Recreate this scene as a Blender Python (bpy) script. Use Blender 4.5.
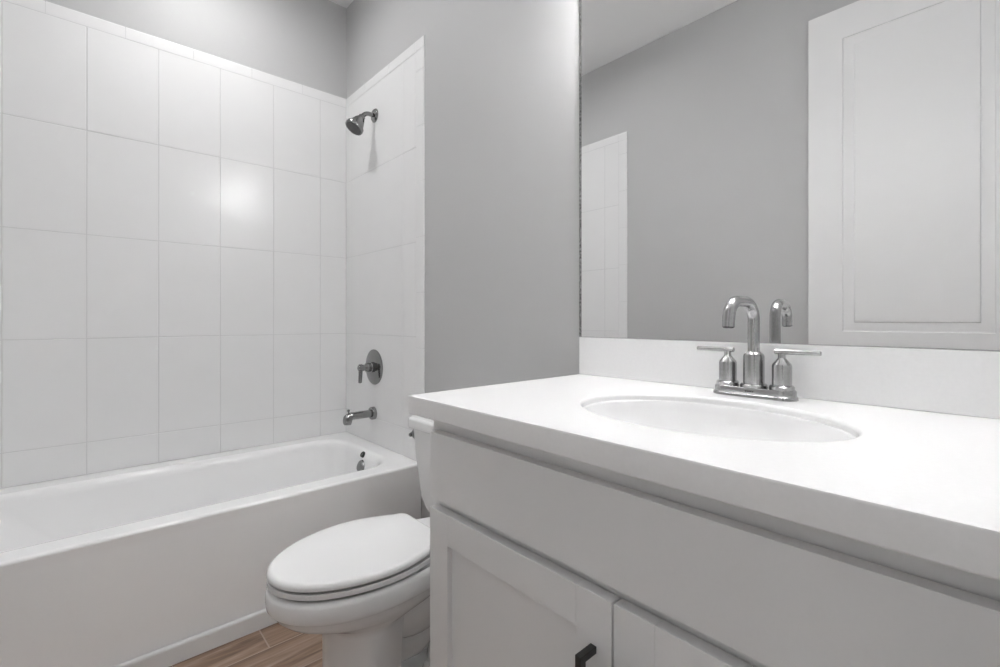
import bpy, bmesh, math, random
from mathutils import Vector, Matrix
for o in list(bpy.data.objects): bpy.data.objects.remove(o)
S = bpy.context.scene
COL = S.collection
PI = math.pi
random.seed(7)

# ------------------------------------------------------------------ camera
cd = bpy.data.cameras.new('camera')
cam = bpy.data.objects.new('camera', cd); COL.objects.link(cam)
cam.location = (2.4408, -1.0773, 1.0242)
cam.rotation_euler = (PI/2, 0, 0.8394)
cd.sensor_width = 36.0; cd.sensor_fit = 'HORIZONTAL'
cd.lens = 468.4*36.0/1000.0
cd.shift_y = -(333.5-319.66)/1000.0
cd.clip_start = 0.02
S.camera = cam

# ------------------------------------------------------------------ world, exposure, lamp levels
w = bpy.data.worlds.new('world'); S.world = w; w.use_nodes = True
bg = w.node_tree.nodes['Background']
bg.inputs['Color'].default_value = (1, 1, 1, 1)
bg.inputs['Strength'].default_value = 0.20          # soft light of the hall beyond the open door
S.view_settings.view_transform = 'Standard'; S.view_settings.look = 'None'
S.view_settings.gamma = 1.0; S.view_settings.use_curve_mapping = False
S.view_settings.exposure = 1.45
TUB_LAMP = 75.0
FILL_LIGHT = 62.0      # emission of the added fill light before the toilet, an invented source        # emission of the recessed shower lamp
VANITY_LAMP = 12.0      # emission of each opal shade over the mirror
BULB = 38.0            # emission of the bulb face in each shade's open mouth
S.cycles.use_denoising = True
S.cycles.max_bounces = 12; S.cycles.diffuse_bounces = 8; S.cycles.glossy_bounces = 6
S.cycles.sample_clamp_indirect = 6.0

# ------------------------------------------------------------------ materials
def new_mat(name):
    m = bpy.data.materials.new(name); m.use_nodes = True
    nt = m.node_tree
    return m, nt, nt.nodes['Principled BSDF']
def plain(name, grey, rough, metal=0.0, bump=0.0, scale=60.0, var=0.0, coat=0.0, stretch=None):
    m, nt, b = new_mat(name)
    c = grey if isinstance(grey, tuple) else (grey,)*3
    b.inputs['Base Color'].default_value = (*c, 1)
    b.inputs['Roughness'].default_value = rough
    b.inputs['Metallic'].default_value = metal
    b.inputs['Coat Weight'].default_value = coat
    b.inputs['Coat Roughness'].default_value = 0.05
    tc = nt.nodes.new('ShaderNodeTexCoord'); mp = nt.nodes.new('ShaderNodeMapping')
    nt.links.new(tc.outputs['Object'], mp.inputs['Vector'])
    if stretch: mp.inputs['Scale'].default_value = stretch
    nz = nt.nodes.new('ShaderNodeTexNoise'); nz.inputs['Scale'].default_value = scale
    nz.inputs['Detail'].default_value = 3
    nt.links.new(mp.outputs['Vector'], nz.inputs['Vector'])
    if var:
        r = nt.nodes.new('ShaderNodeValToRGB')
        r.color_ramp.elements[0].position = 0.3; r.color_ramp.elements[1].position = 0.7
        r.color_ramp.elements[0].color = (*[x*(1-var) for x in c], 1)
        r.color_ramp.elements[1].color = (*[min(1, x*(1+var)) for x in c], 1)
        nt.links.new(nz.outputs['Fac'], r.inputs['Fac']); nt.links.new(r.outputs['Color'], b.inputs['Base Color'])
    if bump:
        bp = nt.nodes.new('ShaderNodeBump'); bp.inputs['Strength'].default_value = bump
        bp.inputs['Distance'].default_value = 0.002
        nt.links.new(nz.outputs['Fac'], bp.inputs['Height']); nt.links.new(bp.outputs['Normal'], b.inputs['Normal'])
    return m
def emitter(name, grey, strength):
    m, nt, b = new_mat(name)
    b.inputs['Base Color'].default_value = (grey,)*3 + (1,)
    b.inputs['Emission Color'].default_value = (1, 1, 1, 1)
    b.inputs['Emission Strength'].default_value = strength
    return m

M = {}
M['paint'] = plain('grey_wall_paint', 0.50, 0.55, bump=0.12, scale=260, var=0.01)
M['ceiling'] = plain('white_ceiling_paint', 0.84, 0.8, bump=0.3, scale=120)
M['tile'] = plain('white_glazed_tile', 0.80, 0.23, bump=0.03, scale=6, var=0.008)
M['grout'] = plain('pale_grout', 0.64, 0.8, bump=0.2, scale=300)
M['tub'] = plain('white_tub_enamel', 0.88, 0.13, var=0.004, scale=4)
M['china'] = plain('white_vitreous_china', 0.80, 0.09, var=0.004, scale=4)
M['lid'] = plain('white_seat_plastic', 0.80, 0.13, var=0.004, scale=4)
M['counter'] = plain('white_quartz', 0.84, 0.22, var=0.012, scale=160)
M['sink'] = plain('white_sink_china', 0.86, 0.10, var=0.004, scale=4)
M['cabinet'] = plain('grey_white_cabinet_paint', 0.76, 0.38, bump=0.03, scale=200, var=0.006)
M['trim'] = plain('white_trim_paint', 0.74, 0.35, bump=0.03, scale=120)
M['door'] = plain('white_door_paint', 0.76, 0.4, bump=0.04, scale=150)
M['nickel'] = plain('brushed_nickel', 0.42, 0.20, metal=1.0, var=0.05, scale=40, stretch=(1, 1, 8))
M['chrome'] = plain('polished_chrome', 0.28, 0.13, metal=1.0, var=0.05, scale=30)
M['nozzle'] = plain('grey_nozzle_plastic', 0.10, 0.4, var=0.1, scale=80)
M['black'] = plain('black_handle_metal', 0.022, 0.38, var=0.1, scale=80)
M['rubber'] = plain('dark_rubber', 0.02, 0.6, var=0.1, scale=80)
M['mirror'] = plain('silvered_mirror', 0.87, 0.0, metal=1.0)
M['mirror_edge'] = plain('worn_mirror_edge', 0.30, 0.15, metal=0.8, var=0.9, scale=170)
M['tub_lamp'] = emitter('shower_lamp_lens', 0.9, TUB_LAMP)
M['fill_light'] = emitter('fill_light_lens', 0.9, FILL_LIGHT)
M['bulb'] = emitter('frosted_bulb', 0.9, BULB)
M['vanity_lamp'] = emitter('opal_shade_glass', 0.9, VANITY_LAMP)

def floor_material():
    m, nt, b = new_mat('wood_look_plank')
    L = nt.links.new; N = nt.nodes.new
    tc = N('ShaderNodeTexCoord'); sep = N('ShaderNodeSeparateXYZ'); L(tc.outputs['Object'], sep.inputs[0])
    PW, PL = 0.152, 0.914
    def add(sock, v):
        n = N('ShaderNodeMath'); n.operation = 'ADD'; L(sock, n.inputs[0]); n.inputs[1].default_value = v; return n.outputs[0]
    u = add(sep.outputs['Y'], 0.636 + 4*PL)
    v = add(sep.outputs['X'], -0.872 + 22*PW)
    cmb = N('ShaderNodeCombineXYZ'); L(u, cmb.inputs[0]); L(v, cmb.inputs[1])
    br = N('ShaderNodeTexBrick'); L(cmb.outputs[0], br.inputs['Vector'])
    br.offset = 0.37; br.offset_frequency = 2; br.squash = 1.0
    br.inputs['Scale'].default_value = 1.0
    br.inputs['Brick Width'].default_value = PL; br.inputs['Row Height'].default_value = PW
    br.inputs['Mortar Size'].default_value = 0.0022; br.inputs['Mortar Smooth'].default_value = 0.1
    br.inputs['Color1'].default_value = (0, 0, 0, 1); br.inputs['Color2'].default_value = (1, 1, 1, 1)
    br.inputs['Mortar'].default_value = (0.5, 0.5, 0.5, 1)
    sc = N('ShaderNodeSeparateColor'); L(br.outputs['Color'], sc.inputs[0])
    off = N('ShaderNodeMath'); off.operation = 'MULTIPLY'; L(sc.outputs[0], off.inputs[0]); off.inputs[1].default_value = 7.3
    g = N('ShaderNodeCombineXYZ')
    gy = N('ShaderNodeMath'); gy.operation = 'MULTIPLY'; L(sep.outputs['Y'], gy.inputs[0]); gy.inputs[1].default_value = 1.6
    gx = N('ShaderNodeMath'); gx.operation = 'MULTIPLY'; L(sep.outputs['X'], gx.inputs[0]); gx.inputs[1].default_value = 17
    L(gx.outputs[0], g.inputs[0]); L(gy.outputs[0], g.inputs[1]); L(off.outputs[0], g.inputs[2])
    n1 = N('ShaderNodeTexNoise'); n1.inputs['Scale'].default_value = 1.5; n1.inputs['Detail'].default_value = 6
    n1.inputs['Distortion'].default_value = 1.1; L(g.outputs[0], n1.inputs['Vector'])
    n2 = N('ShaderNodeTexNoise'); n2.inputs['Scale'].default_value = 9; n2.inputs['Detail'].default_value = 3; L(g.outputs[0], n2.inputs['Vector'])
    mx = N('ShaderNodeMath'); mx.operation = 'MULTIPLY_ADD'; L(n2.outputs['Fac'], mx.inputs[0]); mx.inputs[1].default_value = 0.25; L(n1.outputs['Fac'], mx.inputs[2])
    r = N('ShaderNodeValToRGB'); L(mx.outputs[0], r.inputs['Fac'])
    e = r.color_ramp.elements
    e[0].position = 0.40; e[0].color = (0.115, 0.068, 0.043, 1)
    e[1].position = 0.86; e[1].color = (0.44, 0.325, 0.250, 1)
    k = e.new(0.62); k.color = (0.265, 0.175, 0.122, 1)
    mo = N('ShaderNodeMix'); mo.data_type = 'RGBA'
    L(br.outputs['Fac'], mo.inputs[0]); L(r.outputs['Color'], mo.inputs[6]); mo.inputs[7].default_value = (0.42, 0.33, 0.27, 1)
    L(mo.outputs[2], b.inputs['Base Color'])
    b.inputs['Roughness'].default_value = 0.35
    inv = N('ShaderNodeMath'); inv.operation = 'SUBTRACT'; inv.inputs[0].default_value = 1; L(br.outputs['Fac'], inv.inputs[1])
    bp = N('ShaderNodeBump'); bp.inputs['Strength'].default_value = 0.4; bp.inputs['Distance'].default_value = 0.002
    L(inv.outputs[0], bp.inputs['Height']); L(bp.outputs['Normal'], b.inputs['Normal'])
    return m
M['floor'] = floor_material()

# ------------------------------------------------------------------ mesh helpers
class Mesh:
    """collects shapes, in world coordinates, for ONE mesh object"""
    def __init__(self): self.bm = bmesh.new()
    def box(self, x0, x1, y0, y1, z0, z1, bevel=0.0, seg=2):
        t = bmesh.new()
        v = [t.verts.new((x, y, z)) for x in (x0, x1) for y in (y0, y1) for z in (z0, z1)]
        for f in ((0,1,3,2), (4,6,7,5), (0,4,5,1), (2,3,7,6), (0,2,6,4), (1,5,7,3)): t.faces.new([v[i] for i in f])
        if bevel: bmesh.ops.bevel(t, geom=t.edges[:], offset=bevel, segments=seg, profile=0.5, affect='EDGES')
        self.merge(t); return self
    def merge(self, t, mat=None):
        if mat: t.transform(mat)
        me = bpy.data.meshes.new('tmp'); t.to_mesh(me); t.free()
        self.bm.from_mesh(me); bpy.data.meshes.remove(me)
    def loft(self, rings, cap0=True, cap1=True, closed=False):
        R = [[self.bm.verts.new(p) for p in r] for r in rings]
        n = len(R[0]); pairs = list(zip(R[:-1], R[1:]))
        if closed: pairs.append((R[-1], R[0]))
        for a, b in pairs:
            for i in range(n):
                j = (i+1) % n
                try: self.bm.faces.new((a[i], a[j], b[j], b[i]))
                except ValueError: pass
        if not closed:
            if cap0: self.bm.faces.new(R[0][::-1])
            if cap1: self.bm.faces.new(R[-1])
        return self
    def lathe(self, prof, origin, axis=(0, 0, 1), n=40, cap0=True, cap1=True):
        """prof: (radius, distance along the axis)"""
        q = Vector((0, 0, 1)).rotation_difference(Vector(axis).normalized())
        o = Vector(origin); rings = []
        for r, h in prof:
            rings.append([o + q @ Vector((r*math.cos(2*PI*i/n), r*math.sin(2*PI*i/n), h)) for i in range(n)])
        return self.loft(rings, cap0, cap1)
    def tube(self, pts, rad, n=20):
        pts = [Vector(p) for p in pts]; rings = []
        rads = rad if isinstance(rad, (list, tuple)) else [rad]*len(pts)
        t0 = (pts[1]-pts[0]).normalized()
        up = Vector((1, 0, 0)) if abs(t0.x) < .9 else Vector((0, 0, 1))
        nrm = (up - t0*up.dot(t0)).normalized()
        for i, p in enumerate(pts):
            t = ((pts[i+1] if i < len(pts)-1 else p) - (pts[i-1] if i else p)).normalized()
            nrm = (nrm - t*nrm.dot(t)).normalized(); bn = t.cross(nrm)
            rings.append([p + (nrm*math.cos(2*PI*k/n) + bn*math.sin(2*PI*k/n))*rads[i] for k in range(n)])
        return self.loft(rings)
    def build(self, name, mat, parent=None, loc=None, sharp=32, smooth=True):
        bm = self.bm
        bmesh.ops.recalc_face_normals(bm, faces=bm.faces[:])
        for f in bm.faces: f.smooth = smooth
        for e in bm.edges:
            if len(e.link_faces) == 2 and e.calc_face_angle(0) > math.radians(sharp): e.smooth = False
        org = Vector(ORG[parent.name]) if parent else Vector(loc or (0, 0, 0))
        bm.transform(Matrix.Translation(-org))
        me = bpy.data.meshes.new(name); bm.to_mesh(me); bm.free()
        me.materials.append(mat)
        o = bpy.data.objects.new(name, me); COL.objects.link(o)
        if smooth:
            wn = o.modifiers.new('weighted_normals', 'WEIGHTED_NORMAL'); wn.keep_sharp = True; wn.weight = 80
        if parent: o.parent = parent
        else: o.location = org
        ORG[o.name] = tuple(org)
        return o
ORG = {}
def thing(name, label, cat, loc, group=None):
    o = bpy.data.objects.new(name, None); COL.objects.link(o)
    o.empty_display_size = 0.05; o.location = loc; ORG[o.name] = tuple(loc)
    return tag(o, label, cat, group)
def tag(o, label, cat, group=None):
    o['label'] = label; o['category'] = cat
    if group: o['group'] = group
    return o
def struct(o): o['kind'] = 'structure'; return o
def arc(cx, cy, r, a0, a1, n): return [(cx + r*math.cos(a0+(a1-a0)*i/n), cy + r*math.sin(a0+(a1-a0)*i/n)) for i in range(n+1)]
def rrect(x0, x1, y0, y1, r, z, n=8):
    p = []
    for cx, cy, a in ((x1-r, y1-r, 0), (x0+r, y1-r, PI/2), (x0+r, y0+r, PI), (x1-r, y0+r, 1.5*PI)):
        p += [(x, y, z) for x, y in arc(cx, cy, r, a, a+PI/2, n)]
    return p

# ------------------------------------------------------------------ room
TT = .0055                              # tile thickness
RX, FY, CZ = 2.524, -1.522, 2.712       # right wall, front wall (opposite the mirror), ceiling
struct(Mesh().box(-.12, RX+1.3, FY-.6, .12, -.08, 0).build('floor', M['floor'], smooth=False))
struct(Mesh().box(-.12, RX+.12, FY-.12, .12, CZ, CZ+.1).build('ceiling', M['ceiling'], smooth=False))
wl = struct(Mesh().box(-.12, -TT, FY-.12, .12, 0, CZ).build('wall_left', M['paint'], smooth=False))
wb = struct(Mesh().box(-TT, RX+.12, 0, .12, 0, CZ).build('wall_back', M['paint'], smooth=False))
wf = struct(Mesh().box(-TT, RX+.12, FY-.12, FY, 0, CZ).build('wall_front', M['paint'], smooth=False))
DY0, DY1, DZ = -1.480, -.715, 2.43      # doorway
m = Mesh()
m.box(RX, RX+.12, DY1, 0, 0, CZ); m.box(RX, RX+.12, FY, DY0, 0, CZ); m.box(RX, RX+.12, DY0, DY1, DZ, CZ)
struct(m.build('wall_right', M['paint'], smooth=False))
m = Mesh()
m.box(RX-.016, RX, DY1, DY1+.06, 0, DZ+.06, .003); m.box(RX-.016, RX, DY0, DY1, DZ, DZ+.06, .003)
struct(m.build('trim_1', M['trim']))

# tile surround: three glazed fields with a bullnose border
TZ = .951; TH = .4064; TW = .2282; BN = .0495
rows = [.4188, TZ-TH, TZ, TZ+TH, TZ+2*TH, TZ+3*TH]
ztop = rows[-1] + BN
def tile_slab(m, fr, a0, a1, z0, z1, rng, bev=.0012):
    """one tile on a wall; fr(a, d, z) -> point (a along the wall, d out of it)"""
    g = .0011
    a0 += g; a1 -= g; z0 += g; z1 -= g
    d = [TT + rng.uniform(-.00045, .00045) for _ in range(3)]; d.append(d[1]+d[2]-d[0])
    base = [(a0, z0), (a1, z0), (a1, z1), (a0, z1)]; dd = [d[0], d[1], d[3], d[2]]
    b2 = [(a0+bev, z0+bev), (a1-bev, z0+bev), (a1-bev, z1-bev), (a0+bev, z1-bev)]
    m.loft([[fr(a, .001, z) for a, z in base], [fr(a, k-bev, z) for (a, z), k in zip(base, dd)], [fr(a, k, z) for (a, z), k in zip(b2, dd)]])
def field(name, wall, fr, cols, bjoints, edge, seed):
    """cols: tile joints along the wall, edge: None or (inner, outer) of an upright border"""
    rng = random.Random(seed)
    m = Mesh(); gm = Mesh()
    for c0, c1 in zip(cols[:-1], cols[1:]):
        for z0, z1 in zip(rows[:-1], rows[1:]): tile_slab(m, fr, c0, c1, z0, z1, rng)
    t = m.build('tile_field', M['tile'], wall, sharp=20)
    b = Mesh()
    end = edge[0] if edge else cols[-1]
    js = [cols[0]] + [j for j in bjoints if cols[0]+.004 < j < end-.004] + [edge[1] if edge else cols[-1]]
    def bull(a0, a1, z0, z1, side):
        g = .0008; r = .006; ring = []
        if side == 'top':
            for d, z in [(.001, z0+g), (TT, z0+g), (TT+.0004, z1-r), (TT*.75, z1-r*.35), (TT*.3, z1), (.001, z1)]: ring.append((d, z))
            b.loft([[fr(a, d, z) for d, z in ring] for a in (a0+g, a1-g)])
        else:
            for d, a in [(.001, a0+g), (TT, a0+g), (TT+.0004, a1-r), (TT*.75, a1-r*.35), (TT*.3, a1), (.001, a1)]: ring.append((d, a))
            b.loft([[fr(a, d, z) for d, a in ring] for z in (z0+g, z1-g)])
    for a0, a1 in zip(js[:-1], js[1:]): bull(a0, a1, rows[-1], ztop, 'top')
    if edge:
        zz = [rows[-1]]; z = 2.083
        while z > rows[0]+.02: zz.append(z); z -= .2358
        zz.append(rows[0])
        for z1, z0 in zip(zz[:-1], zz[1:]): bull(edge[0], edge[1], z0, z1, 'side')
    b.build('bullnose_border', M['tile'], wall, sharp=50)
    A0, A1 = cols[0], (edge[1]-.004 if edge else cols[-1])
    gm.loft([[fr(A0, .0002, rows[0]), fr(A1, .0002, rows[0]), fr(A1, .0002, ztop-.004), fr(A0, .0002, ztop-.004)],
             [fr(A0, TT-.0012, rows[0]), fr(A1, TT-.0012, rows[0]), fr(A1, TT-.0012, ztop-.006), fr(A0, TT-.0012, ztop-.006)]])
    gm.build('grout', M['grout'], wall, smooth=False)
cb = [TT-.0012] + [.1443 + TW*k for k in range(6)] + [-FY-TT]
field('left', wl, lambda a, d, z: (d-TT, -a, z), cb, [.2345*k for k in range(1, 7)], None, 3)
cw = [-.0009, .600, .708]
field('back', wb, lambda a, d, z: (a, -d, z), cw, [.2345*k for k in range(1, 4)], (.708, .769), 4)
field('front', wf, lambda a, d, z: (a, FY+d, z), cw, [.2345*k for k in range(1, 4)], (.708, .769), 5)

# baseboards and the strip along the tub apron
m = Mesh(); m.box(.80, 1.628, -.014, 0, 0, .09, .003); struct(m.build('baseboard_back', M['trim']))
m = Mesh(); m.box(.80, RX, FY, FY+.014, 0, .09, .003); struct(m.build('baseboard_front', M['trim']))
m = Mesh()
prof = [(.7475, 0), (.7595, 0), (.7595, .047), (.7582, .0535), (.754, .0560), (.7475, .0565)]
m.loft([[(x, y, z) for x, z in prof] for y in (FY+.016, -.016)])
struct(m.build('trim_2', M['trim'], sharp=60))

# ------------------------------------------------------------------ door, open against the front wall
D0, D1, DF, DB, DT0, DT1 = 1.778, 2.508, -1.457, -1.492, .012, 2.412
dr = thing('door_1', 'white two panel door standing open flat against the wall opposite the mirror, seen in the mirror', 'door', (D1, DB, 0)); struct(dr)
def door_face(m, yf, sgn, panels):
    xs = [D0] + [p for p in (panels[0][0], panels[0][1])] + [D1]
    def q(x0, x1, z0, z1, y): return [(x0, y, z0), (x1, y, z0), (x1, y, z1), (x0, y, z1)]
    def face(pts): m.bm.faces.new([m.bm.verts.new(p) for p in pts])
    face(q(xs[0], xs[1], DT0, DT1, yf)); face(q(xs[2], xs[3], DT0, DT1, yf))
    zs = [DT0] + [z for p in panels for z in p[2:]] + [DT1]
    for i in range(0, len(zs), 2): face(q(xs[1], xs[2], zs[i], zs[i+1], yf))
    for x0, x1, z0, z1 in panels:
        prof = [(0, 0), (.003, .005), (.010, .0065), (.034, .0125), (.040, .0125), (.043, .007), (.052, .006)]
        m.loft([q(x0+i, x1-i, z0+i, z1-i, yf - sgn*d) for i, d in prof], cap0=False)
m = Mesh()
pan = [(1.908, 2.378, .24, .82), (1.908, 2.378, .972, 2.275)]
door_face(m, DF, 1, pan); door_face(m, DB, -1, pan)
for a, b_ in (((D0, DT0), (D1, DT0)), ((D1, DT0), (D1, DT1)), ((D1, DT1), (D0, DT1)), ((D0, DT1), (D0, DT0))):
    m.bm.faces.new([m.bm.verts.new(p) for p in ((a[0], DF, a[1]), (b_[0], DF, b_[1]), (b_[0], DB, b_[1]), (a[0], DB, a[1]))])
m.build('door_leaf', M['door'], dr, sharp=40)
m = Mesh()
m.lathe([(.026, 0), (.026, .006), (.010, .009), (.010, .03)], (1.835, DF, .85), (0, 1, 0))
m.tube([(1.835, DF+.032, .85), (1.85, DF+.034, .85), (1.94, DF+.034, .85)], [.009, .009, .007])
m.build('door_handle', M['nickel'], dr)

# ------------------------------------------------------------------ bathtub
TX0, TX1, TY0, TY1, TR = -.0045, .746, FY+.0012, -.0012, .418
tub = thing('bathtub', 'white alcove bathtub with a plain front apron below the white tiled walls', 'bathtub', (.39, -.76, 0))
m = Mesh()
def lip(o, r, z): return rrect(TX0, TX1-o, TY0, TY1, .003, z, 10)     # only the front edge is rounded over
rings = [lip(.003, 0, 0), lip(.003, 0, TR-.045), lip(.001, 0, TR-.028), lip(0, 0, TR-.010), lip(.0008, 0, TR-.006), lip(.003, 0, TR-.0025), lip(.008, 0, TR-.0005), lip(.016, 0, TR)]
def basin(x0, x1, y0, y1, r, z): return rrect(x0, x1, y0, y1, r, z, 10)
bx0, bx1, by0, by1 = .080, .664, -1.435, -.076
for off, z in ((-.006, TR), (.004, TR-.002), (.014, TR-.008), (.021, TR-.018), (.026, TR-.035)):
    rings.append(basin(bx0+off, bx1-off, by0+off*1.4, by1-off, .13-off*.3, z))
for k in (.25, .5, .75, .9):
    s = k; z = TR-.035 - s*(.32)
    rings.append(basin(bx0+.026+.05*s, bx1-.026-.05*s, by0+.036+.28*s, by1-.026-.05*s, .12+.01*s, z))
rings.append(basin(bx0+.10, bx1-.10, by0+.33, by1-.105, .12, TR-.352))
rings.append(basin(bx0+.14, bx1-.14, by0+.38, by1-.15, .10, TR-.36))
m.loft(rings, cap0=True, cap1=True)
m.build('tub_shell', M['tub'], tub, sharp=50)
ovn = Vector((0, -1, .45)).normalized()
m = Mesh(); m.lathe([(.028, -.012), (.028, .004), (.024, .009), (.010, .011)], (.404, -.110, .349), ovn)
ov = m.build('overflow_plate', M['chrome'], tub)
m = Mesh(); m.lathe([(.0135, -.010), (.0135, .004), (.011, .006), (.007, .006), (.006, .003)], (.400, -.0995, .399), (.15, -1, .75), 24)
hole = m.build('overflow_grommet', M['rubber'], tub)
m = Mesh(); m.lathe([(.005, 0), (.005, .005), (.003, .006)], (.400, -.0995, .399), (.15, -1, .75), 16)
m.build('screw_head', M['chrome'], hole)
m = Mesh(); m.lathe([(.036, 0), (.036, .003), (.028, .006), (.012, .010), (.008, .016)], (.36, -.33, TR-.36))
m.build('tub_drain', M['chrome'], tub)

# ------------------------------------------------------------------ shower fittings on the tiled end wall
SX = .335; WF = -TT
sh = thing('shower', 'dark chrome shower head on a short curved arm high on the tiled wall', 'shower head', (SX, WF, 2.018))
m = Mesh(); m.lathe([(.033, 0), (.033, .004), (.028, .010), (.014, .015)], (SX, WF+.001, 2.018), (0, -1, 0))
m.build('wall_flange', M['chrome'], sh)
m = Mesh(); TA = math.radians(57)
path = [(SX, WF, 2.018), (SX, -.03, 2.018)] + [(SX, -.034-.042*math.sin(a), 2.018-.042*(1-math.cos(a))) for a in [i*TA/8 for i in range(9)]]
ax = Vector((0, -math.cos(TA), -math.sin(TA)))
pe = Vector(path[-1]) + ax*.006; path.append(tuple(pe))
m.tube(path, .0105); m.build('shower_arm', M['chrome'], sh)
m = Mesh()
m.lathe([(.012, -.004), (.0165, .0), (.0165, .011), (.020, .014), (.0255, .025), (.0335, .048), (.0365, .060), (.0435, .064), (.0445, .073), (.042, .080), (.037, .081)], pe, ax)
hd = m.build('spray_head', M['chrome'], sh)
m = Mesh(); fo = pe + ax*.0808
m.lathe([(.0365, 0), (.0365, .001), (.0, .0016)], fo, ax, cap1=False)
q = Vector((0, 0, 1)).rotation_difference(ax)
for ring_r, cnt in ((.011, 6), (.021, 12), (.031, 16)):
    for i in range(cnt):
        p = fo + q @ Vector((ring_r*math.cos(2*PI*i/cnt), ring_r*math.sin(2*PI*i/cnt), 0))
        m.lathe([(.0018, 0), (.0012, .0035)], p, ax, 8)
m.build('spray_face', M['nozzle'], hd)

VX, VZ = .328, .793
va = thing('shower_valve', 'round chrome shower valve plate with a lever handle on the tiled wall', 'valve', (VX, WF, VZ))
m = Mesh(); m.lathe([(.086, 0), (.086, .004), (.082, .007), (.05, .011), (.026, .0125)], (VX, WF+.0005, VZ), (0, -1, 0), 56)
m.build('valve_plate', M['chrome'], va)
m = Mesh(); m.lathe([(.025, .010), (.025, .020), (.0215, .023), (.0215, .044), (.018, .047), (.013, .052), (.013, .060)], (VX, WF, VZ), (0, -1, 0))
m.build('valve_hub', M['chrome'], va)
m = Mesh(); m.tube([(VX, -.077, VZ+.018), (VX, -.077, VZ+.016), (VX, -.078, VZ-.03), (VX, -.080, VZ-.070), (VX, -.080, VZ-.072)], [.006, .010, .0095, .0085, .006])
m.lathe([(.0155, 0), (.0155, .020), (.012, .026)], (VX, -.062, VZ), (0, -1, 0), 24)
m.build('lever_handle', M['chrome'], va)

PX, PZ = .325, .568
sp = thing('tub_spout', 'chrome tub spout with a diverter knob below the round shower valve', 'spout', (PX, WF, PZ))
m = Mesh(); m.lathe([(.031, 0), (.031, .014), (.029, .018), (.019, .020)], (PX, WF, PZ), (0, -1, 0))
m.build('spout_flange', M['chrome'], sp)
m = Mesh()
def oval(y, zc, a, b, n=24, tilt=0): return [(PX + a*math.cos(2*PI*i/n), y + tilt*math.sin(2*PI*i/n)*b, zc + b*math.sin(2*PI*i/n)) for i in range(n)]
m.loft([oval(WF-.012, PZ, .0185, .0185), oval(-.06, PZ, .018, .018), oval(-.1205, PZ, .018, .018), oval(-.1235, PZ-.004, .0182, .0225), oval(-.127, PZ-.0115, .0185, .0295),
        oval(-.140, PZ-.0130, .0185, .0275), oval(-.150, PZ-.015, .018, .0245), oval(-.156, PZ-.017, .0165, .021), oval(-.1585, PZ-.019, .012, .015)])
m.build('spout_body', M['chrome'], sp, sharp=45)
m = Mesh(); m.lathe([(.003, 0), (.003, .013), (.0065, .014), (.0065, .021), (.004, .023)], (PX, -.136, PZ+.010)); m.build('diverter_knob', M['chrome'], sp)

# ------------------------------------------------------------------ toilet
TCX = 1.274
wc = thing('toilet', 'white two piece toilet with closed lid between the bathtub and the vanity', 'toilet', (TCX, -.40, 0))
def egg(z, hw, yf, yc, yb, bhw, rc=.03, n=22):
    """plan outline: elliptical nose at yf, widest at yc, straighter sides to a back edge at yb"""
    hw *= .905; bhw *= .905; z *= 1.038; yf += .006
    p = [(hw*math.cos(PI*i/(2*n)), yc + (yf-yc)*math.sin(PI*i/(2*n))) for i in range(n+1)]       # right side to the nose
    p = p[::-1]                                                            # nose -> right widest
    k = 10; yb1 = yb - rc
    for i in range(1, k+1):
        s = i/k; y = yc + (yb1-yc)*s; p.append((hw + (bhw-hw)*s**1.8, y))
    p += [(bhw-rc+rc*math.cos(a), yb-rc+rc*math.sin(a)) for a in [i*PI/2/6 for i in range(1, 7)]]
    r = [(x, y) for x, y in p]; l = [(-x, y) for x, y in p[1:]][::-1]
    return [(TCX+x, y, z) for x, y in r + l]
m = Mesh()
m.loft([egg(.350, .11, -.68, -.50, -.25, .07), egg(.362, .125, -.695, -.51, -.24, .08), egg(.365, .155, -.728, -.51, -.23, .09), egg(.3715, .168, -.741, -.51, -.22, .11), egg(.3735, .172, -.745, -.51, -.215, .12),
        egg(.3735, .1755, -.7495, -.51, -.21, .122), egg(.3705, .1815, -.7555, -.51, -.21, .125), egg(.362, .186, -.760, -.51, -.21, .127), egg(.345, .187, -.761, -.51, -.21, .127), egg(.331, .1865, -.759, -.51, -.21, .127), egg(.325, .183, -.754, -.51, -.21, .125),
        egg(.3215, .179, -.747, -.51, -.215, .12), egg(.310, .177, -.742, -.51, -.22, .12), egg(.298, .171, -.729, -.51, -.25, .115), egg(.287, .162, -.706, -.50, -.29, .11),
        egg(.277, .153, -.679, -.50, -.35, .11), egg(.268, .146, -.655, -.51, -.41, .113, .02), egg(.259, .1365, -.634, -.52, -.445, .110, .008), egg(.245, .1345, -.625, -.53, -.452, .111, .006),
        egg(.20, .1335, -.620, -.54, -.455, .111, .006), egg(.10, .1345, -.618, -.54, -.46, .111, .006), egg(.02, .141, -.625, -.54, -.46, .118, .006), egg(0, .143, -.627, -.54, -.46, .120, .006)], cap0=True)
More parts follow.
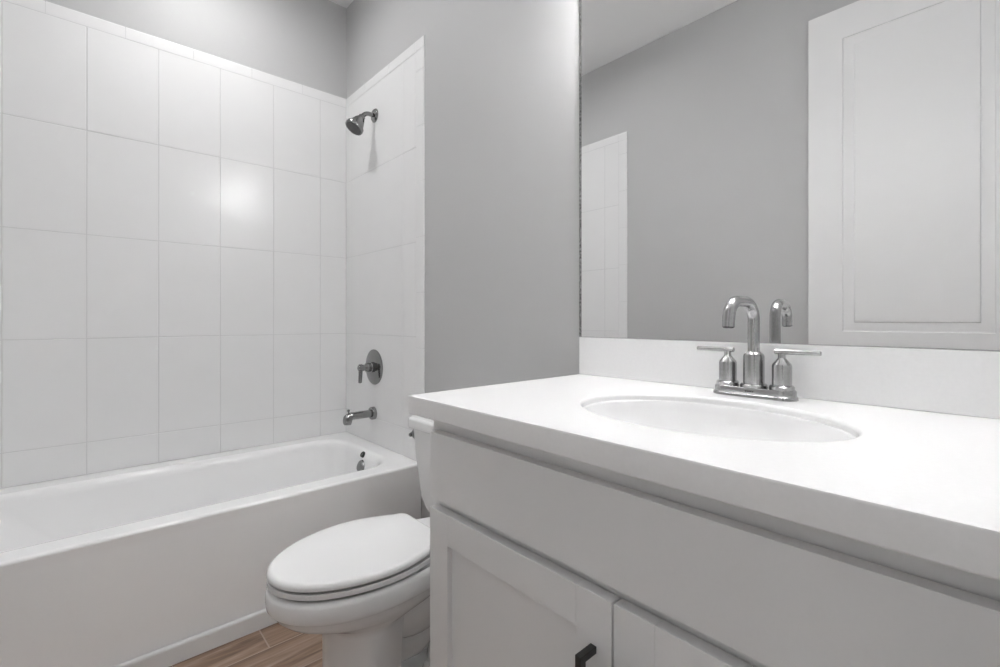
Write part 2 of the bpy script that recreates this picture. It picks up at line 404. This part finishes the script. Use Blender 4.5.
# the trap behind the pedestal, the foot and the shelf that carries the tank
def ell(c, r, n=20, k=12):
    return [[(TCX+c[0]+r[0]*math.sin(t)*math.cos(2*PI*i/n), c[1]+r[1]*math.sin(t)*math.sin(2*PI*i/n), c[2]+r[2]*math.cos(t)) for i in range(n)] for t in [.02+(PI-.04)*j/k for j in range(k+1)]]
m.loft(ell((0, -.37, .255), (.104, .16, .115)))
m.tube([(TCX, y, z) for y, z in ((-.47, .15), (-.42, .125), (-.37, .12), (-.32, .15), (-.27, .19), (-.22, .20), (-.18, .165), (-.16, .11), (-.155, .03))], [.052, .052, .050, .050, .052, .054, .056, .06, .065], 20)
for sx in (-1, 1): m.loft(ell((sx*.040, -.275, .055), (.052, .062, .060)))
m.loft([rrect(TCX-.118, TCX+.118, -.50, -.10, .03, 0), rrect(TCX-.118, TCX+.118, -.50, -.10, .03, .026), rrect(TCX-.108, TCX+.108, -.49, -.105, .03, .042), rrect(TCX-.06, TCX+.06, -.48, -.115, .03, .052)])
m.loft([rrect(TCX-.10, TCX+.10, -.30, -.05, .03, .20), rrect(TCX-.13, TCX+.13, -.33, -.03, .03, .31), rrect(TCX-.135, TCX+.135, -.33, -.025, .03, .355), rrect(TCX-.13, TCX+.13, -.325, -.03, .03, .362)])
m.build('toilet_bowl', M['china'], wc, sharp=55)
for s in (-1, 1):
    m = Mesh(); m.lathe([(.017, 0), (.017, .010), (.014, .022), (.007, .028)], (TCX+s*.060, -.352, .045), n=20)
    m.build('bolt_cap', M['china'], wc)
m = Mesh()
def T(hw, yf, z, r=.035): return rrect(TCX-hw, TCX+hw, yf, -.012, r, z)
m.loft([T(.158, -.175, .357), T(.192, -.193, .365), T(.216, -.201, .385), T(.236, -.206, .42), T(.251, -.209, .50), T(.260, -.213, .58), T(.267, -.217, .651)])
m.build('toilet_tank', M['china'], wc, sharp=50)
m = Mesh()
def TL(o, z): return rrect(TCX-.275+o, TCX+.275-o, -.231+o, -.009-o, .03, z)
m.loft([TL(.010, .648), TL(.002, .651), TL(0, .656), TL(0, .678), TL(.003, .685), TL(.012, .689)])
m.build('tank_lid', M['china'], wc, sharp=50)
m = Mesh()
m.lathe([(.020, -.004), (.020, .006), (.018, .011), (.012, .016), (.004, .018)], (TCX-.259, -.190, .622), (-1, -.15, 0), 28)
m.tube([(TCX-.270, -.188, .622), (TCX-.271, -.192, .622), (TCX-.272, -.204, .620), (TCX-.272, -.213, .618), (TCX-.272, -.215, .6175)], [.004, .0075, .0075, .0065, .004])
m.build('flush_lever', M['chrome'], wc)
m = Mesh()
o_ = lambda z, k: egg(z, .181-k, -.757+k, -.51, -.315-k, .135-k)
i_ = lambda z, k: egg(z, .115+k, -.69-k, -.51, -.37+k, .08+k, .02)
m.loft([o_(.3860, .03), o_(.3852, .011), o_(.3810, .005), o_(.3806, .0035), o_(.3808, .0015), o_(.3818, .0), o_(.3922, 0), o_(.3932, .0015), o_(.3933, .0035), o_(.3926, .005), o_(.3890, .011), i_(.3885, .003), i_(.387, 0), i_(.3850, 0)], closed=True)
m.build('toilet_seat', M['lid'], wc, sharp=50)
m = Mesh()
l_ = lambda z, k: egg(z, .1815-k, -.7575+k, -.51, -.325-k, .132-k)
m.loft([l_(.4050, .045), l_(.4040, .011), l_(.3996, .005), l_(.3992, .0035), l_(.3992, .0015), l_(.4003, 0), l_(.406, 0), l_(.4105, .002), l_(.414, .007), l_(.4155, .013)] + [[(TCX+(x-TCX)*k, -.53+(y+.53)*k, z+dz) for x, y, z in l_(.4155, .013)] for k, dz in ((.85, .0014), (.6, .0028), (.3, .0034), (.08, .0035))])
m.build('toilet_lid', M['lid'], wc, sharp=50)
for s in (-1, 1):
    m = Mesh(); m.tube([(TCX+s*.05, -.315, .380), (TCX+s*.052, -.315, .380), (TCX+s*.098, -.315, .380), (TCX+s*.10, -.315, .380)], [.010, .013, .013, .010])
    m.box(TCX+s*.075-.018, TCX+s*.075+.018, -.325, -.290, .355, .385, .004)
    m.build('seat_hinge', M['lid'], wc)

# ------------------------------------------------------------------ vanity
VXL, VXR, VYF, VYD = 1.634, RX-.004, -.537, -.560
CB, CT = .8325, .870
vc = thing('vanity_cabinet', 'light grey painted vanity cabinet with shaker doors under the white countertop', 'cabinet', ((VXL+VXR)/2, -.28, 0))
m = Mesh()
m.box(VXL, VXL+.018, VYF, -.003, 0, CB-.001, .0008); m.box(VXR-.018, VXR, VYF, -.003, 0, CB-.001, .0008)
m.box(VXL+.018, VXR-.018, VYF+.07, VYF+.085, 0, .10); m.box(VXL+.018, VXR-.018, VYF+.02, -.003, .10, .118)
m.box(VXL+.018, VXR-.018, -.012, -.003, .118, CB-.001)
m.box(VXL+.018, VXR-.018, VYF, VYF+.018, .775, CB-.001); m.box(VXL+.018, VXR-.018, VYF, VYF+.018, .64, .69); m.box(VXL+.018, VXR-.018, VYF, VYF+.018, .10, .14)
m.box(2.06, 2.11, VYF, VYF+.018, .14, .64)
m.build('cabinet_box', M['cabinet'], vc)
fx0, fx1, fm = 1.656, VXR-.004, 2.0838
m = Mesh(); m.box(fx0, fx1, VYD, VYF-.003, .6735, .8035, .0014)
m.build('false_drawer_front', M['cabinet'], vc)
def shaker(x0, x1, z0, z1):
    m = Mesh(); s = .059; y0, y1 = VYD, VYF-.003
    m.box(x0, x0+s, y0, y1, z0, z1, .0011); m.box(x1-s, x1, y0, y1, z0, z1, .0011)
    m.box(x0+s, x1-s, y0, y1, z1-s, z1, .0011); m.box(x0+s, x1-s, y0, y1, z0, z0+s, .0011)
    m.box(x0+s-.004, x1-s+.004, y0+.0105, y1-.001, z0+s-.004, z1-s+.004)
    return m.build('cabinet_door', M['cabinet'], vc, sharp=25)
dl = shaker(fx0, fm-.0015, .105, .6540)
drr = shaker(fm+.0015, fx1, .105, .6540)
def pull(par, x):
    m = Mesh(); z1, z0 = .585, .445; b = .005
    m.box(x-b, x+b, VYD-.034, VYD-.023, z0, z1, .001)
    for z in (z0, z1-2*b): m.box(x-b, x+b, VYD-.0245, VYD+.0001, z, z+2*b, .001)
    m.build('door_handle', M['black'], par)
pull(dl, 2.054); pull(drr, 2.1135)

ct = thing('countertop', 'white countertop slab with a low backsplash around an oval sink', 'countertop', (2.06, -.29, CB))
CX0, CX1, CY0, CY1 = 1.602, RX-.002, -.578, -.002
SCX, SCY, SA, SB = 2.080, -.303, .213, .161
def ellipse(a, b, z, n=96): return [(SCX+a*math.cos(2*PI*i/n), SCY+b*math.sin(2*PI*i/n), z) for i in range(n)]
def outline(o, z, n=96):
    """points of the slab outline at the same polar steps as the ellipse, corners kept"""
    x0, x1, y0, y1 = CX0+o, CX1-o, CY0+o, CY1-o
    ang = [2*PI*i/n for i in range(n)]
    corners = [math.atan2(y-SCY, x-SCX) % (2*PI) for x in (x0, x1) for y in (y0, y1)]
    ref = [math.atan2(y-SCY, x-SCX) % (2*PI) for x in (CX0, CX1) for y in (CY0, CY1)]
    snap = {min(range(n), key=lambda i: abs(ang[i]-r)): c for r, c in zip(ref, corners)}
    out = []
    for i in range(n):
        a = snap.get(i, ang[i]); c, s = math.cos(a), math.sin(a)
        t = min((x1-SCX)/c if c > 1e-9 else (x0-SCX)/c if c < -1e-9 else 9, (y1-SCY)/s if s > 1e-9 else (y0-SCY)/s if s < -1e-9 else 9)
        out.append((SCX+c*t, SCY+s*t, z))
    return out
m = Mesh()
m.loft([ellipse(SA, SB, CB), ellipse(SA, SB, CT-.006), ellipse(SA+.001, SB+.001, CT-.003), ellipse(SA+.0035, SB+.0035, CT-.0005), ellipse(SA+.006, SB+.006, CT),
        outline(.004, CT), outline(.001, CT-.001), outline(0, CT-.004), outline(0, CB+.003), outline(.002, CB+.0003), outline(.004, CB)], closed=True)
m.build('slab', M['counter'], ct, sharp=40)
m = Mesh(); m.box(CX0-.002, CX1, -.0205, -.0005, CT+.0002, .9745, .0015); m.build('backsplash', M['counter'], ct)

sk = thing('sink_basin', 'white oval undermount sink set into the countertop below the faucet', 'sink', (SCX, SCY, CB-.15))
m = Mesh()
inner = [(.9995, .9995, CT-.013), (.988, .986, CT-.0132), (.979, .976, CT-.017), (.968, .963, CT-.028), (.945, .938, CT-.048), (.905, .895, CT-.070), (.84, .83, CT-.092), (.74, .73, CT-.112), (.60, .59, CT-.127), (.42, .42, CT-.137), (.25, .28, CT-.142), (.11, .145, CT-.144)]
outer = [(.11, .145, CT-.158), (.52, .53, CT-.150), (.78, .78, CT-.130), (.90, .90, CT-.105), (.96, .95, CT-.07), (.9995, .9995, CB-.004), (.9995, .9995, CB+.002)]
m.loft([ellipse(SA*a, SB*b, z) for a, b, z in inner + outer], closed=True)
m.build('bowl', M['sink'], sk, sharp=60)
m = Mesh(); m.lathe([(.0225, 0), (.0225, .003), (.019, .005), (.012, .003), (.010, .006), (.004, .008)], (SCX, SCY, CT-.1455), n=32); m.build('sink_drain', M['nickel'], sk)

# ------------------------------------------------------------------ faucet
FXC, FYC = 2.0800, -.067
fa = thing('faucet', 'brushed nickel two handle faucet with a hooked spout behind the oval sink', 'faucet', (FXC, FYC, CT))
def stad(hx, hy, z, n=14):
    p = []
    for cx, a in ((hx-hy, -PI/2), (-(hx-hy), PI/2)): p += [(FXC+x+cx, FYC+y, z) for x, y in arc(0, 0, hy, a, a+PI, n)]
    return p
m = Mesh()
m.loft([stad(.0785, .0275, CT+.0003), stad(.0785, .0275, CT+.004), stad(.0768, .0255, CT+.0065), stad(.0755, .0235, CT+.0075), stad(.0755, .0235, CT+.0165), stad(.0735, .0215, CT+.019)])
bp_ = m.build('base_plate', M['nickel'], fa, sharp=40)
m = Mesh()       # the maker's tiny stamp on the front of the plate
for k in range(4): m.box(FXC-.008+k*.0042, FXC-.0052+k*.0042, FYC-.0239, FYC-.0233, CT+.0105, CT+.0135)
m.build('maker_mark', M['rubber'], bp_)
zb = CT+.0185
m = Mesh()
m.lathe([(.0245, 0), (.0245, .005), (.0225, .0075), (.0193, .008), (.0193, .062), (.0178, .0665), (.0135, .070), (.0125, .072)], (FXC, FYC, zb))
m.build('spout_collar', M['nickel'], fa, sharp=30)
m = Mesh()
zs, R_ = 1.0235, .036; yo = FYC - .103
pts = [(FXC, FYC, zb+.06), (FXC, FYC, zb+.10), (FXC, FYC, zs)]
pts += [(FXC, FYC-R_+R_*math.cos(a), zs+R_*math.sin(a)) for a in [i*PI/2/10 for i in range(1, 11)]]
pts += [(FXC, yo+R_+R_*math.cos(a), zs+R_*math.sin(a)) for a in [PI/2+i*math.radians(84)/10 for i in range(0, 11)]]
d = Vector((0, -math.sin(math.radians(6)), -math.cos(math.radians(6))))
pts.append(tuple(Vector(pts[-1]) + d*.017))
turn = Matrix.Translation((FXC, FYC, 0)) @ Matrix.Rotation(math.radians(-4.0), 4, 'Z') @ Matrix.Translation((-FXC, -FYC, 0))   # the spout stands swung a little to the left
pts = [tuple(turn @ Vector(p)) for p in pts]
m.tube(pts, .0110, 28); spt = m.build('spout', M['nickel'], fa, sharp=40)
m = Mesh(); m.lathe([(.0095, 0), (.0095, .0012), (.008, .0018)], Vector(pts[-1]), d, 24); m.build('aerator', M['rubber'], spt)
for s in (-1, 1):
    hx = FXC + s*.0508
    m = Mesh()
    m.lathe([(.0215, 0), (.0215, .006), (.0195, .008), (.0195, .0085), (.0170, .009), (.0170, .046), (.0162, .049), (.0085, .059), (.0068, .061), (.0068, .070)], (hx, FYC, zb+.0005))
    hb = m.build('handle_body', M['nickel'], fa, sharp=30)
    m = Mesh(); z = zb+.0735
    m.tube([(hx-s*.0125, FYC, z), (hx-s*.0115, FYC, z), (hx+s*.012, FYC, z), (hx+s*.064, FYC, z), (hx+s*.065, FYC, z)], [.0042, .0052, .0050, .0043, .0033], 20)
    m.build('lever', M['nickel'], hb)

# ------------------------------------------------------------------ mirror
mi = thing('wall_mirror', 'large frameless wall mirror above the backsplash reflecting the door', 'mirror', (2.05, 0, .976))
m = Mesh(); m.box(1.5975, CX1-.004, -.0062, -.0055, .976, 2.02); m.build('silvered_glass', M['mirror'], mi, smooth=False)
m = Mesh(); m.box(1.589, CX1-.004, -.0055, -.0004, .9755, 2.022); m.box(1.589, 1.5973, -.0062, -.0055, .9755, 2.022)
m.build('backing_edge', M['mirror_edge'], mi, smooth=False)

# ------------------------------------------------------------------ lamps and an added fill light
vl = thing('vanity_light', 'three shade vanity light bar on the wall above the mirror', 'wall light', (2.06, 0, 2.20))
m = Mesh(); m.box(1.68, 2.44, -.022, -.0005, 2.165, 2.235, .004); m.build('back_bar', M['nickel'], vl)
for x in (1.76, 2.06, 2.36):
    m = Mesh(); m.tube([(x, -.02, 2.20), (x, -.06, 2.20), (x, -.115, 2.205), (x, -.128, 2.19), (x, -.128, 2.17)], .008); m.lathe([(.024, 0), (.024, .02), (.012, .024)], (x, -.128, 2.155)); m.build('arm', M['nickel'], vl)
    m = Mesh(); m.lathe([(.030, 0), (.040, -.02), (.050, -.06), (.056, -.115), (.053, -.115), (.047, -.06), (.036, -.02)], (x, -.128, 2.156), cap1=False); m.build('lamp_shade', M['vanity_lamp'], vl)
    m = Mesh(); m.lathe([(.014, -.02), (.030, -.05), (.036, -.075), (.030, -.095), (.012, -.104)], (x, -.128, 2.156), n=24); m.build('light_bulb', M['bulb'], vl)
def recessed(x, y, mat, label, deep):
    """a ceiling downlight: a short can, its lens set up inside"""
    rl = thing('recessed_light', label, 'ceiling light', (x, y, CZ))
    m = Mesh(); m.lathe([(.070, -.0003), (.070, -deep-.004), (.066, -deep-.006), (.060, -deep-.004), (.058, -.002)], (x, y, CZ), cap0=False, cap1=False); m.build('trim_ring', M['trim'], rl)
    m = Mesh(); m.lathe([(.0575, -.001), (.0575, -.003)], (x, y, CZ)); m.build('lens', mat, rl)
recessed(.46, -.67, M['tub_lamp'], 'round ceiling downlight above the bathtub', .006)
recessed(1.25, -.85, M['fill_light'], 'added round ceiling fill light in front of the toilet', .09)  # invented source for fill; the deep can keeps its reflection off the tiles
